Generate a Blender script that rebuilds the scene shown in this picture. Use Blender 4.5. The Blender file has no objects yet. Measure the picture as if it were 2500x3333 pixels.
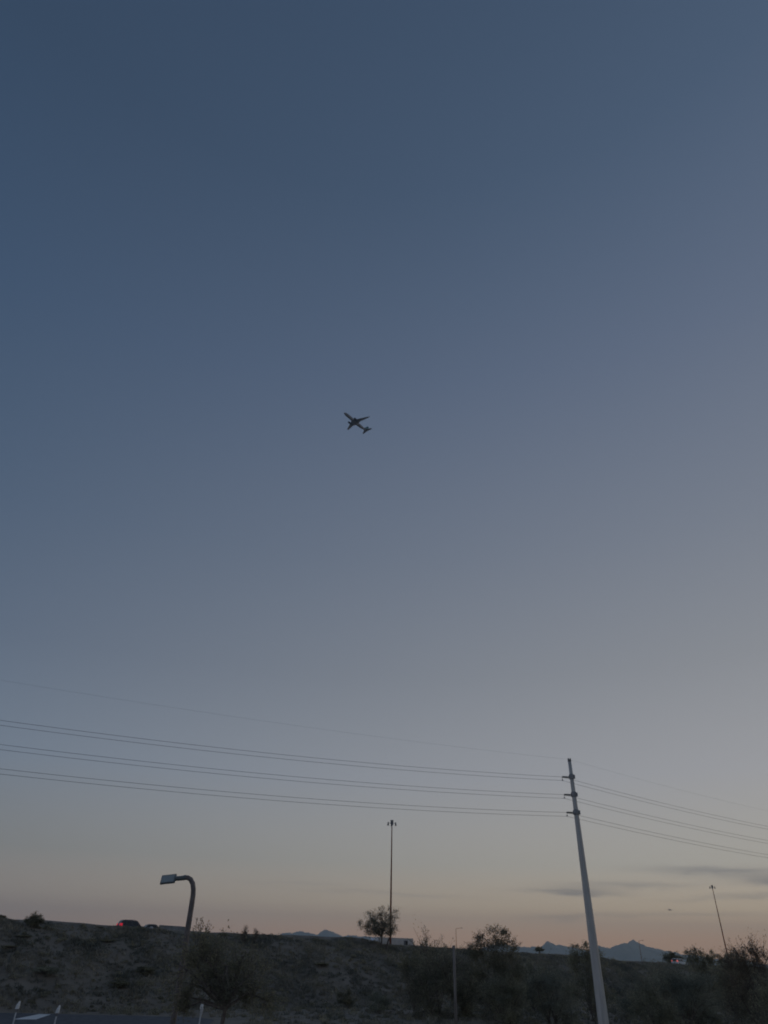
import bpy, math, random
import numpy as np
from mathutils import Vector, Matrix

scene = bpy.context.scene
col = scene.collection
R = math.radians

# ------------------------------------------------------------------ camera
cam_d = bpy.data.cameras.new("camera")
cam_d.sensor_fit = 'VERTICAL'
cam_d.sensor_height = 36.0
cam_d.sensor_width = 27.0
cam_d.lens = 36.0 * 2150.0 / 3333.0
cam_d.clip_start = 0.5
cam_d.clip_end = 60000.0
cam = bpy.data.objects.new("camera", cam_d)
col.objects.link(cam)
cam.matrix_world = (Matrix.Translation((0, 0, 5.5)) @ Matrix.Rotation(R(90 + 34.0), 4, 'X') @ Matrix.Rotation(R(1.5), 4, 'Z'))
scene.camera = cam

# ------------------------------------------------------------------ dusk sky
SUN_AZ = 60.0          # the sunset glow lies to the right of the view, measured from +Y towards +X
world = bpy.data.worlds.new("World")
scene.world = world
world.use_nodes = True
wn, wl = world.node_tree.nodes, world.node_tree.links
wn.clear()


def lin(c):
    return tuple((v / 255.0 / 12.92) if v <= 10 else (((v / 255.0) + 0.055) / 1.055) ** 2.4 for v in c) + (1.0,)


def wmath(op, a, b=None, clamp=False):
    n = wn.new('ShaderNodeMath'); n.operation = op; n.use_clamp = clamp
    for i, v in enumerate((a, b)):
        if v is None: continue
        if isinstance(v, (int, float)): n.inputs[i].default_value = v
        else: wl.new(v, n.inputs[i])
    return n.outputs[0]


tc = wn.new('ShaderNodeTexCoord')
sep = wn.new('ShaderNodeSeparateXYZ'); wl.new(tc.outputs['Generated'], sep.inputs[0])
elev = wmath('DEGREES' if False else 'MULTIPLY', wmath('ARCSINE', sep.outputs[2]), 180 / math.pi)
sx, sy = math.sin(R(SUN_AZ)), math.cos(R(SUN_AZ))
dotv = wmath('ADD', wmath('MULTIPLY', sep.outputs[0], sx), wmath('MULTIPLY', sep.outputs[1], sy))
wfac = wmath('DIVIDE', wmath('ADD', dotv, 0.3), 1.2, True)
efac = wmath('POWER', wmath('DIVIDE', elev, 90.0, True), 0.5)      # finer steps near the horizon


def ramp(stops):
    n = wn.new('ShaderNodeValToRGB'); wl.new(efac, n.inputs[0])
    el = n.color_ramp.elements
    while len(el) > 1: el.remove(el[-1])
    for i, (e, c) in enumerate(stops):
        p = math.sqrt(max(e, 0) / 90.0)
        if i == 0: el[0].position = p; el[0].color = lin(c)
        else:
            k = el.new(p); k.color = lin(c)
    n.color_ramp.interpolation = 'LINEAR'
    return n.outputs[0]


away = ramp([(0, (168, 154, 149)), (1.5, (165, 154, 150)), (3.3, (148, 143, 141)), (6, (116, 121, 125)), (12, (95, 114, 135)),
             (20, (78, 97, 121)), (30, (67, 88, 113)), (45, (57, 78, 104)), (60, (51, 69, 92)), (90, (47, 64, 87))])
sunward = ramp([(0, (229, 172, 124)), (1.5, (231, 181, 138)), (3.3, (220, 196, 163)), (6, (190, 183, 170)), (12, (167, 166, 168)),
                (20, (144, 146, 151)), (30, (125, 131, 143)), (45, (103, 114, 134)), (60, (83, 100, 123)), (90, (66, 84, 107))])
# unseen anti-twilight side opposite the sunset: pinkish low down, brightened to light the ground
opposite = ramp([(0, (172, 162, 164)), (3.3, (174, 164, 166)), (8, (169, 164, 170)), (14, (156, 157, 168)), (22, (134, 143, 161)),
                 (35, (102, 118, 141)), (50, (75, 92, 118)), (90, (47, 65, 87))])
mix = wn.new('ShaderNodeMix'); mix.data_type = 'RGBA'
wl.new(wfac, mix.inputs[0]); wl.new(away, mix.inputs[6]); wl.new(sunward, mix.inputs[7])
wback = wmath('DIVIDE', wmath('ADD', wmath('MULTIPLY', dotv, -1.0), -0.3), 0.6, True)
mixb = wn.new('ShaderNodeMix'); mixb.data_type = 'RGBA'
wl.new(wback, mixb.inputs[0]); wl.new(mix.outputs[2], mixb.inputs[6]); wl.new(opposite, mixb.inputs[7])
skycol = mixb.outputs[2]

# thin evening cloud streaks low over the sunset (azimuth, elevation, half-width, half-height, tilt, strength; degrees)
azim = wmath('MULTIPLY', wmath('ARCTAN2', sep.outputs[0], sep.outputs[1]), 180 / math.pi)
cmb = wn.new('ShaderNodeCombineXYZ')
wl.new(wmath('MULTIPLY', azim, 0.16), cmb.inputs[0]); wl.new(wmath('MULTIPLY', elev, 0.85), cmb.inputs[1])
nz = wn.new('ShaderNodeTexNoise'); nz.inputs['Scale'].default_value = 1.6; nz.inputs['Detail'].default_value = 5
nz.inputs['Roughness'].default_value = 0.55
wl.new(cmb.outputs[0], nz.inputs['Vector'])
warp = wmath('SUBTRACT', nz.outputs[0], 0.5)
total = None
for az0, el0, wa, we, tilt, stg in [
        (14.6, 4.3, 3.0, 0.22, -0.015, 0.95), (18.5, 4.7, 4.5, 0.22, 0.0, 0.55), (25.0, 5.55, 4.5, 0.24, -0.03, 0.8),
        (29.0, 4.9, 4.2, 0.30, -0.06, 0.9), (27.0, 4.0, 5.0, 0.16, 0.03, 0.45), (14.0, 2.75, 2.8, 0.22, 0.03, 0.42),
        (1.0, 4.0, 6.0, 0.13, -0.02, 0.30), (-6.0, 4.5, 4.0, 0.10, 0.0, 0.22), (22.0, 2.9, 6.0, 0.15, 0.0, 0.30),
        (44.0, 5.2, 8.0, 0.5, 0.0, 0.8), (62.0, 4.2, 9.0, 0.4, 0.0, 0.7), (80.0, 5.0, 9.0, 0.3, 0.0, 0.5)]:
    da = wmath('SUBTRACT', azim, az0)
    de = wmath('SUBTRACT', wmath('ADD', wmath('SUBTRACT', elev, el0), wmath('MULTIPLY', warp, 0.9)), wmath('MULTIPLY', da, tilt))
    q = wmath('ADD', wmath('POWER', wmath('ABSOLUTE', wmath('DIVIDE', da, wa)), 2.0), wmath('POWER', wmath('ABSOLUTE', wmath('DIVIDE', de, we)), 2.0))
    g = wmath('MULTIPLY', wmath('EXPONENT', wmath('MULTIPLY', q, -1.0)), stg)
    total = g if total is None else wmath('ADD', total, g)
fluff = wmath('ADD', wmath('MULTIPLY', nz.outputs[0], 1.1), 0.35)
cloud = wmath('MULTIPLY', wmath('MULTIPLY', total, fluff), 0.7, True)
mixc = wn.new('ShaderNodeMix'); mixc.data_type = 'RGBA'
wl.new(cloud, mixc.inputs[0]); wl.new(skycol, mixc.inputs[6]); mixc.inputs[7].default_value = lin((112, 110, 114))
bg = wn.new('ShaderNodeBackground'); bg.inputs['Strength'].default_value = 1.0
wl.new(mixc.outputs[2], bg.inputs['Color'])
wo = wn.new('ShaderNodeOutputWorld'); wl.new(bg.outputs[0], wo.inputs['Surface'])

# the sun is just under the hills: only a faint, wide warm glow is left of it
sun_d = bpy.data.lights.new("sun", 'SUN')
sun_d.energy = 0.06
sun_d.angle = R(20)
sun_d.color = (1.0, 0.72, 0.5)
sun = bpy.data.objects.new("sun", sun_d)
col.objects.link(sun)
sdir = Vector((math.sin(R(SUN_AZ)) * math.cos(R(4)), math.cos(R(SUN_AZ)) * math.cos(R(4)), math.sin(R(4))))
sun.rotation_euler = sdir.to_track_quat('Z', 'Y').to_euler()

vs = scene.view_settings
vs.view_transform = 'Standard'; vs.look = 'None'; vs.exposure = 0.0; vs.gamma = 1.0; vs.use_curve_mapping = False
scene.render.engine = 'CYCLES'
scene.cycles.max_bounces = 8
scene.cycles.diffuse_bounces = 6
scene.cycles.filter_width = 1.9
scene.cycles.transparent_max_bounces = 6

# ------------------------------------------------------------------ helpers
MATS = {}


def mat(name, color, rough=0.8, metal=0.0, var=0.0, scale=3.0, color2=None, bump=0.0, emit=None, spec=0.3, coords='Object', stretch=None):
    if name in MATS: return MATS[name]
    m = bpy.data.materials.new(name); m.use_nodes = True
    nt = m.node_tree; b = nt.nodes['Principled BSDF']
    b.inputs['Base Color'].default_value = (*color, 1)
    b.inputs['Roughness'].default_value = rough
    b.inputs['Metallic'].default_value = metal
    b.inputs['Specular IOR Level'].default_value = spec
    if var or color2 or bump:
        t = nt.nodes.new('ShaderNodeTexCoord')
        src = t.outputs[coords]
        if stretch:
            mp = nt.nodes.new('ShaderNodeMapping'); mp.inputs['Scale'].default_value = stretch
            nt.links.new(src, mp.inputs[0]); src = mp.outputs[0]
        n = nt.nodes.new('ShaderNodeTexNoise'); n.inputs['Scale'].default_value = scale; n.inputs['Detail'].default_value = 6
        nt.links.new(src, n.inputs['Vector'])
        rp = nt.nodes.new('ShaderNodeValToRGB'); nt.links.new(n.outputs[0], rp.inputs[0])
        c2 = color2 or tuple(min(1, v * (1 + var)) for v in color)
        c1 = color if color2 else tuple(v * (1 - var) for v in color)
        rp.color_ramp.elements[0].position = 0.35; rp.color_ramp.elements[0].color = (*c1, 1)
        rp.color_ramp.elements[1].position = 0.65; rp.color_ramp.elements[1].color = (*c2, 1)
        nt.links.new(rp.outputs[0], b.inputs['Base Color'])
        if bump:
            bn = nt.nodes.new('ShaderNodeBump'); bn.inputs['Strength'].default_value = bump
            nt.links.new(n.outputs[0], bn.inputs['Height']); nt.links.new(bn.outputs[0], b.inputs['Normal'])
    if emit:
        b.inputs['Emission Color'].default_value = (*emit[0], 1); b.inputs['Emission Strength'].default_value = emit[1]
    MATS[name] = m
    return m


def leafmat(name, c1, c2, trans=0.25, patch=0.35):
    """Leaves: every leaf its own shade between two greens."""
    m = bpy.data.materials.new(name); m.use_nodes = True
    nt = m.node_tree; nt.nodes.clear()
    g = nt.nodes.new('ShaderNodeNewGeometry')
    rp = nt.nodes.new('ShaderNodeValToRGB'); nt.links.new(g.outputs['Random Per Island'], rp.inputs[0])
    rp.color_ramp.elements[0].color = (*c1, 1); rp.color_ramp.elements[1].color = (*c2, 1)
    tcl = nt.nodes.new('ShaderNodeTexCoord'); nl = nt.nodes.new('ShaderNodeTexNoise'); nl.inputs['Scale'].default_value = patch; nl.inputs['Detail'].default_value = 3
    nt.links.new(tcl.outputs['Object'], nl.inputs['Vector'])
    pr = nt.nodes.new('ShaderNodeValToRGB'); nt.links.new(nl.outputs[0], pr.inputs[0])
    pr.color_ramp.elements[0].position = 0.36; pr.color_ramp.elements[0].color = (0.72, 0.74, 0.74, 1)
    pr.color_ramp.elements[1].position = 0.64; pr.color_ramp.elements[1].color = (1.2, 1.13, 1.0, 1)
    ml = nt.nodes.new('ShaderNodeMix'); ml.data_type = 'RGBA'; ml.blend_type = 'MULTIPLY'; ml.inputs[0].default_value = 1
    nt.links.new(rp.outputs[0], ml.inputs[6]); nt.links.new(pr.outputs[0], ml.inputs[7])
    d = nt.nodes.new('ShaderNodeBsdfDiffuse'); t = nt.nodes.new('ShaderNodeBsdfTranslucent')
    nt.links.new(ml.outputs[2], d.inputs[0]); nt.links.new(ml.outputs[2], t.inputs[0])
    mx = nt.nodes.new('ShaderNodeMixShader'); mx.inputs[0].default_value = trans
    nt.links.new(d.outputs[0], mx.inputs[1]); nt.links.new(t.outputs[0], mx.inputs[2])
    o = nt.nodes.new('ShaderNodeOutputMaterial'); nt.links.new(mx.outputs[0], o.inputs['Surface'])
    return m


def tag(o, label=None, cat=None, group=None, kind=None):
    if label: o['label'] = label
    if cat: o['category'] = cat
    if group: o['group'] = group
    if kind: o['kind'] = kind
    return o


def empty(name, loc, rz=0.0, label=None, cat=None, group=None):
    o = bpy.data.objects.new(name, None); col.objects.link(o)
    o.location = loc; o.rotation_euler = (0, 0, rz); o.empty_display_size = 0.3
    return tag(o, label, cat, group)


def link(name, me, m, parent=None):
    o = bpy.data.objects.new(name, me); col.objects.link(o)
    if m is not None and not me.materials: me.materials.append(m)
    if parent is not None: o.parent = parent
    return o


class MB:
    def __init__(s): s.v, s.f = [], []

    def add(s, v, f):
        k = len(s.v); s.v += [tuple(map(float, p)) for p in v]; s.f += [tuple(i + k for i in q) for q in f]; return s

    def box(s, c, size, rot=None):
        x, y, z = [d / 2 for d in size]
        v = [Vector((i * x, j * y, k * z)) for i in (-1, 1) for j in (-1, 1) for k in (-1, 1)]
        if rot is not None: v = [rot @ p for p in v]
        v = [p + Vector(c) for p in v]
        return s.add(v, [(0, 1, 3, 2), (4, 6, 7, 5), (0, 4, 5, 1), (2, 3, 7, 6), (0, 2, 6, 4), (1, 5, 7, 3)])

    def tube(s, pts, rad, n=8, caps=True):
        pts = [Vector(p) for p in pts]
        if isinstance(rad, (int, float)): rad = [rad] * len(pts)
        rings = []
        up = Vector((0.3, 0.9, 0.1)).normalized()
        for i, p in enumerate(pts):
            t = (pts[min(i + 1, len(pts) - 1)] - pts[max(i - 1, 0)]).normalized()
            a = t.cross(up)
            if a.length < 1e-3: a = t.cross(Vector((1, 0, 0)))
            a.normalize(); b = t.cross(a).normalized()
            rings.append([p + (a * math.cos(2 * math.pi * k / n) + b * math.sin(2 * math.pi * k / n)) * rad[i] for k in range(n)])
        v = [q for r_ in rings for q in r_]
        f = [(i * n + k, i * n + (k + 1) % n, (i + 1) * n + (k + 1) % n, (i + 1) * n + k) for i in range(len(pts) - 1) for k in range(n)]
        if caps: f += [tuple(range(n))[::-1], tuple((len(pts) - 1) * n + k for k in range(n))]
        return s.add(v, f)

    def loft(s, rings, caps=True):
        n = len(rings[0]); v = [q for r_ in rings for q in r_]
        f = [(i * n + k, i * n + (k + 1) % n, (i + 1) * n + (k + 1) % n, (i + 1) * n + k) for i in range(len(rings) - 1) for k in range(n)]
        if caps: f += [tuple(range(n))[::-1], tuple((len(rings) - 1) * n + k for k in range(n))]
        return s.add(v, f)

    def build(s, name, m, parent=None, smooth=False):
        me = bpy.data.meshes.new(name); me.from_pydata(s.v, [], s.f); me.update()
        if smooth: me.polygons.foreach_set('use_smooth', [True] * len(me.polygons))
        return link(name, me, m, parent)


def np_mesh(name, V, F, smooth=False):
    """V (n,3) array, F (m,k) array of equal-sided faces."""
    me = bpy.data.meshes.new(name)
    k = F.shape[1]
    me.vertices.add(len(V)); me.vertices.foreach_set('co', V.astype(np.float32).ravel())
    me.loops.add(F.size); me.loops.foreach_set('vertex_index', F.astype(np.int32).ravel())
    me.polygons.add(len(F)); me.polygons.foreach_set('loop_start', np.arange(0, F.size, k, dtype=np.int32))
    me.polygons.foreach_set('loop_total', np.full(len(F), k, dtype=np.int32))
    if smooth: me.polygons.foreach_set('use_smooth', np.ones(len(F), dtype=bool))
    me.update(calc_edges=True); me.validate()
    return me


def copy_tree(o, parent=None):
    c = o.copy(); col.objects.link(c); c.parent = parent
    for ch in [x for x in bpy.data.objects if x.parent == o]: copy_tree(ch, c)
    return c


# ------------------------------------------------------------------ terrain
# the freeway embankment runs from the near left to the far right; u along it, v across it (away from the viewer)
L0 = np.array([-49.613, 103.747]); DU = np.array([0.81646, 0.57741]); DV = np.array([-0.57741, 0.81646])
HEADING = math.atan2(DU[1], DU[0])
CU = [-300, 0, 5, 16, 26.5, 30.8, 38.8, 47.3, 56.6, 59.5, 62.2, 69.5, 81.4, 91.9, 111.7, 124.7, 137.8, 151.4, 191, 900]
CZ = [9.2, 8.70, 8.69, 8.46, 8.27, 8.17, 8.19, 8.25, 8.25, 7.85, 7.55, 7.47, 7.23, 6.97, 6.85, 6.19, 6.05, 5.71, 5.49, 5.2]


def uv(x, y):
    return (x - L0[0]) * DU[0] + (y - L0[1]) * DU[1], (x - L0[0]) * DV[0] + (y - L0[1]) * DV[1]


def xy(u, v):
    return L0[0] + u * DU[0] + v * DV[0], L0[1] + u * DU[1] + v * DV[1]


def wob(u, v):
    return (np.sin(u * 0.31 + 1.3 * np.sin(v * 0.23)) * np.sin(v * 0.37 + 0.8 * np.sin(u * 0.19)) + 0.5 * np.sin(u * 0.83 + v * 0.61) * np.sin(v * 0.9 - u * 0.33))


def hill(u, v):
    u, v = np.asarray(u, float), np.asarray(v, float)
    zc = np.interp(u, CU, CZ)
    deck = zc - np.interp(u, [0, 60, 120, 160], [0.75, 0.75, 0.5, 0.35])
    far = np.interp(u, [-300, 150, 210, 900], [6.8, 6.8, 4.8, 4.8])
    s = np.clip((v + 22) / 21.0, 0, 1)
    ramp_ = s * (1 + 0.18 * np.sin(s * math.pi)) * zc
    z = np.where(v < -1, ramp_, np.where(v < 1, zc, np.where(v < 3.5, zc + (deck - zc) * (v - 1) / 2.5, deck)))
    t = np.clip((v - 45) / 15, 0, 1)
    z = z + (far - z) * t * (v > 45)
    z = np.where(v > 760, z * np.clip(1 - (v - 760) / 60, 0, 1), z)
    w_ = 0.22 * wob(u, v) * np.clip((v + 22) / 5, 0, 1) * np.clip((0.5 - v) / 3, 0, 1)
    z = z + w_
    endf = np.clip((u + 300) / 80, 0, 1) * np.clip((900 - u) / 80, 0, 1)
    return z * endf


def ground_z(x, y):
    u, v = uv(x, y)
    return max(0.0, float(hill(u, v)))


soil = mat('desert_soil', (0.185, 0.162, 0.132), 0.95, color2=(0.24, 0.21, 0.17), scale=0.35, bump=0.4, coords='Object')
GS = 13450.0
me = bpy.data.meshes.new('ground')
me.from_pydata([(-GS, -GS, 0), (GS, -GS, 0), (GS, GS, 0), (-GS, GS, 0)], [], [(0, 1, 2, 3)])
tag(link('ground', me, soil), kind='structure')

us = np.concatenate([np.arange(-300, -20, 14), np.arange(-20, 215, 0.9), np.arange(215, 901, 25)])
vsv = np.concatenate([[-26.0], np.arange(-22.3, 4.4, 0.75), [6, 10, 20, 30, 45, 50, 55, 60, 80, 110, 160, 250, 400, 600, 760, 790, 825]])
U, Vv = np.meshgrid(us, vsv, indexing='ij')
Z = hill(U, Vv); Z[:, 0] = -0.6; Z[:, -1] = -0.6; Z[0, :] = -0.6; Z[-1, :] = -0.6
X, Y = xy(U, Vv)
Vt = np.stack([X, Y, Z], -1).reshape(-1, 3)
nu, nv = U.shape
I = np.arange(nu * nv).reshape(nu, nv)
Fq = np.stack([I[:-1, :-1], I[1:, :-1], I[1:, 1:], I[:-1, 1:]], -1).reshape(-1, 4)
tag(link('embankment', np_mesh('embankment', Vt, Fq, True), soil), kind='structure')

asphalt = mat('asphalt', (0.07, 0.075, 0.085), 0.75, var=0.35, scale=1.2, spec=0.5, bump=0.1)


def strip(name, v0, v1, u0, u1, m, dz=0.03):
    uu = np.arange(u0, u1 + 1, 6.0); vv = np.linspace(v0, v1, 5)
    UU, VV = np.meshgrid(uu, vv, indexing='ij'); XX, YY = xy(UU, VV)
    P = np.stack([XX, YY, hill(UU, VV) + dz], -1).reshape(-1, 3)
    a, b = UU.shape; J = np.arange(a * b).reshape(a, b)
    F = np.stack([J[:-1, :-1], J[1:, :-1], J[1:, 1:], J[:-1, 1:]], -1).reshape(-1, 4)
    return tag(link(name, np_mesh(name, P, F), m), kind='structure')


fw = strip('freeway_road', 4.2, 20, -250, 850, asphalt)
fr = strip('far_road', 86, 98, -250, 850, asphalt)
paint = mat('road_paint', (0.62, 0.62, 0.60), 0.7, var=0.12, scale=6)
for v_ in (5.2, 9.0, 12.8, 16.6):
    uu = np.arange(-40, 260, 6.0); xa, ya = xy(uu, np.full_like(uu, v_)); xb, yb = xy(uu, np.full_like(uu, v_ + 0.14))
    za = hill(uu, np.full_like(uu, v_)) + 0.045
    P = np.concatenate([np.stack([xa, ya, za], -1), np.stack([xb, yb, za], -1)]); n_ = len(uu)
    F = np.array([(i, i + 1, n_ + i + 1, n_ + i) for i in range(n_ - 1)])
    link('lane_line', np_mesh('lane_line', P, F), paint, fw)

# parking lot at the foot of the embankment, its far corner rounded
arc = [(-19.5 + 4.2 * math.sin(a), 81.2 + 4.2 * math.cos(a)) for a in np.linspace(0, math.pi / 2, 9)]
outline = [(-120, 82.0), (-60, 83.6), (-38, 84.6)] + arc + [(-13.6, 60), (-12.6, 20), (-12.6, -40), (-120, -40)]
me = bpy.data.meshes.new('parking_lot')
me.from_pydata([(x, y, 0.02) for x, y in outline], [], [tuple(range(len(outline)))[::-1]])
lot = tag(link('parking_lot', me, asphalt), kind='structure')
white_paint = mat('white_paint', (0.72, 0.73, 0.72), 0.6, var=0.1, scale=4)
me = bpy.data.meshes.new('painted_bar')
me.from_pydata([(-33.1, 77.4, 0.026), (-31.2, 78.0, 0.026), (-32.3, 84.2, 0.026), (-33.5, 84.2, 0.026)], [], [(0, 1, 2, 3)])
o = link('painted_bar', me, white_paint, lot); o['label'] = 'broad slanting white painted bar on the blue-grey asphalt'

# ------------------------------------------------------------------ distant mountains
rock = mat('mountain_rock', (0.22, 0.20, 0.185), 0.95, var=0.3, scale=0.004)


def mountain(name, pts, dist, label_depth, seed):
    """pts: (x, z) of the skyline on the plane y = dist; ridged slopes fall towards and away from the viewer."""
    rng = np.random.default_rng(seed)
    px = np.array([p[0] for p in pts], float); pz = np.array([p[1] for p in pts], float)
    xs = np.linspace(px[0], px[-1], 240)
    zs = np.interp(xs, px, pz)
    jag = np.zeros_like(xs)
    for k in range(5):
        fr_ = 2 * math.pi / (900 / 2 ** k); jag += np.sin(xs * fr_ + rng.uniform(0, 6)) * 10 / 1.3 ** k
    zs = np.clip(zs + jag * np.clip(zs / 150, 0, 1), 0, None)
    rows = []
    prof = [(-1.0, 0.0), (-0.75, 0.12), (-0.5, 0.34), (-0.25, 0.66), (-0.1, 0.88), (0, 1.0), (0.12, 0.86), (0.4, 0.45), (1, 0.0)]
    for t, k in prof:
        wv = np.sin(xs / 140 + 3 * t) * 0.10 + np.sin(xs / 61 + 5 * t) * 0.06
        kk = np.clip(k + wv * (1 - k) * k * 3, 0, 1)
        rows.append(np.stack([xs + 60 * np.sin(t * 4 + xs / 300), np.full_like(xs, dist + t * label_depth), zs * kk - (2.0 if k == 0 else 0)], -1))
    G = np.stack(rows, 0); a, b = G.shape[:2]; J = np.arange(a * b).reshape(a, b)
    F = np.stack([J[:-1, :-1], J[:-1, 1:], J[1:, 1:], J[1:, :-1]], -1).reshape(-1, 4)
    return tag(link(name, np_mesh(name, G.reshape(-1, 3), F, True), rock), kind='structure')


mountain('mountain_ridge', [(1250, 0), (1500, 120), (1780, 190), (1925, 214), (2030, 196), (2150, 180), (2330, 190), (2440, 205), (2500, 240), (2570, 268), (2640, 235),
                            (2720, 205), (2850, 202), (2980, 200), (3100, 185), (3300, 150), (3560, 60), (3800, 0)], 11750, 1100, 3)
mountain('mountain_peak', [(2900, 0), (3050, 130), (3230, 170), (3330, 205), (3430, 190), (3560, 215), (3700, 255), (3790, 292), (3860, 262), (3920, 258), (4000, 222), (4130, 190), (4250, 155),
                           (4320, 158), (4450, 128), (4700, 120), (5000, 100), (5400, 80), (5900, 0)], 11400, 1000, 8)
mountain('mountain_hump', [(-2600, 0), (-2100, 150), (-1700, 215), (-1400, 285), (-1250, 297), (-1050, 312), (-900, 300), (-820, 300), (-730, 330), (-640, 334), (-560, 310), (-440, 270), (-250, 268),
                           (-50, 285), (200, 240), (600, 120), (900, 0)], 12100, 1200, 5)

# ------------------------------------------------------------------ haze
hz = MB().box((0, 0, 299.0), (27300, 27300, 602)).build('haze', None)
hm = bpy.data.materials.new('haze_air'); hm.use_nodes = True
hm.node_tree.nodes.clear()
pv = hm.node_tree.nodes.new('ShaderNodeVolumePrincipled')
pv.inputs['Color'].default_value = (0.62, 0.83, 1.0, 1); pv.inputs['Density'].default_value = 9.5e-5
pv.inputs['Anisotropy'].default_value = 0.7
ho = hm.node_tree.nodes.new('ShaderNodeOutputMaterial'); hm.node_tree.links.new(pv.outputs[0], ho.inputs['Volume'])
hz.data.materials.append(hm); tag(hz, kind='stuff', label='thin bluish evening haze between here and the mountains', cat='haze')

# ------------------------------------------------------------------ vegetation
bark = mat('bark', (0.16, 0.135, 0.115), 0.95, var=0.3, scale=6)
leaf_mesquite = leafmat('mesquite_leaf', (0.22, 0.22, 0.165), (0.39, 0.39, 0.30), 0.5)
leaf_olive = leafmat('olive_leaf', (0.18, 0.18, 0.13), (0.32, 0.31, 0.23), 0.45)
leaf_dark = leafmat('dark_leaf', (0.19, 0.185, 0.135), (0.34, 0.335, 0.25), 0.5)
leaf_grey = leafmat('grey_leaf', (0.22, 0.235, 0.195), (0.38, 0.395, 0.33), 0.45)
leaf_brown = leafmat('brown_twig_leaf', (0.14, 0.12, 0.10), (0.28, 0.25, 0.20), 0.45)


def leaves_mesh(name, C, Dr, size, rng, out=None):
    """Diamond leaves at centres C along directions Dr."""
    n = len(C)
    a = Dr + rng.normal(0, 0.55, (n, 3)); a /= np.linalg.norm(a, axis=1)[:, None] + 1e-9
    nd = rng.normal(0, 1, (n, 3))
    if out is not None: nd = nd * 0.55 + out / (np.linalg.norm(out, axis=1)[:, None] + 1e-6) + np.array([0, 0, 0.35])
    b = np.cross(a, nd); b /= np.linalg.norm(b, axis=1)[:, None] + 1e-9
    l = size * rng.uniform(0.6, 1.5, (n, 1)); w = l * rng.uniform(0.28, 0.5, (n, 1))
    V = np.stack([C - a * l, C + b * w, C + a * l, C - b * w], 1).reshape(-1, 3)
    F = np.arange(4 * n).reshape(n, 4)
    return np_mesh(name, V, F)


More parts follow.
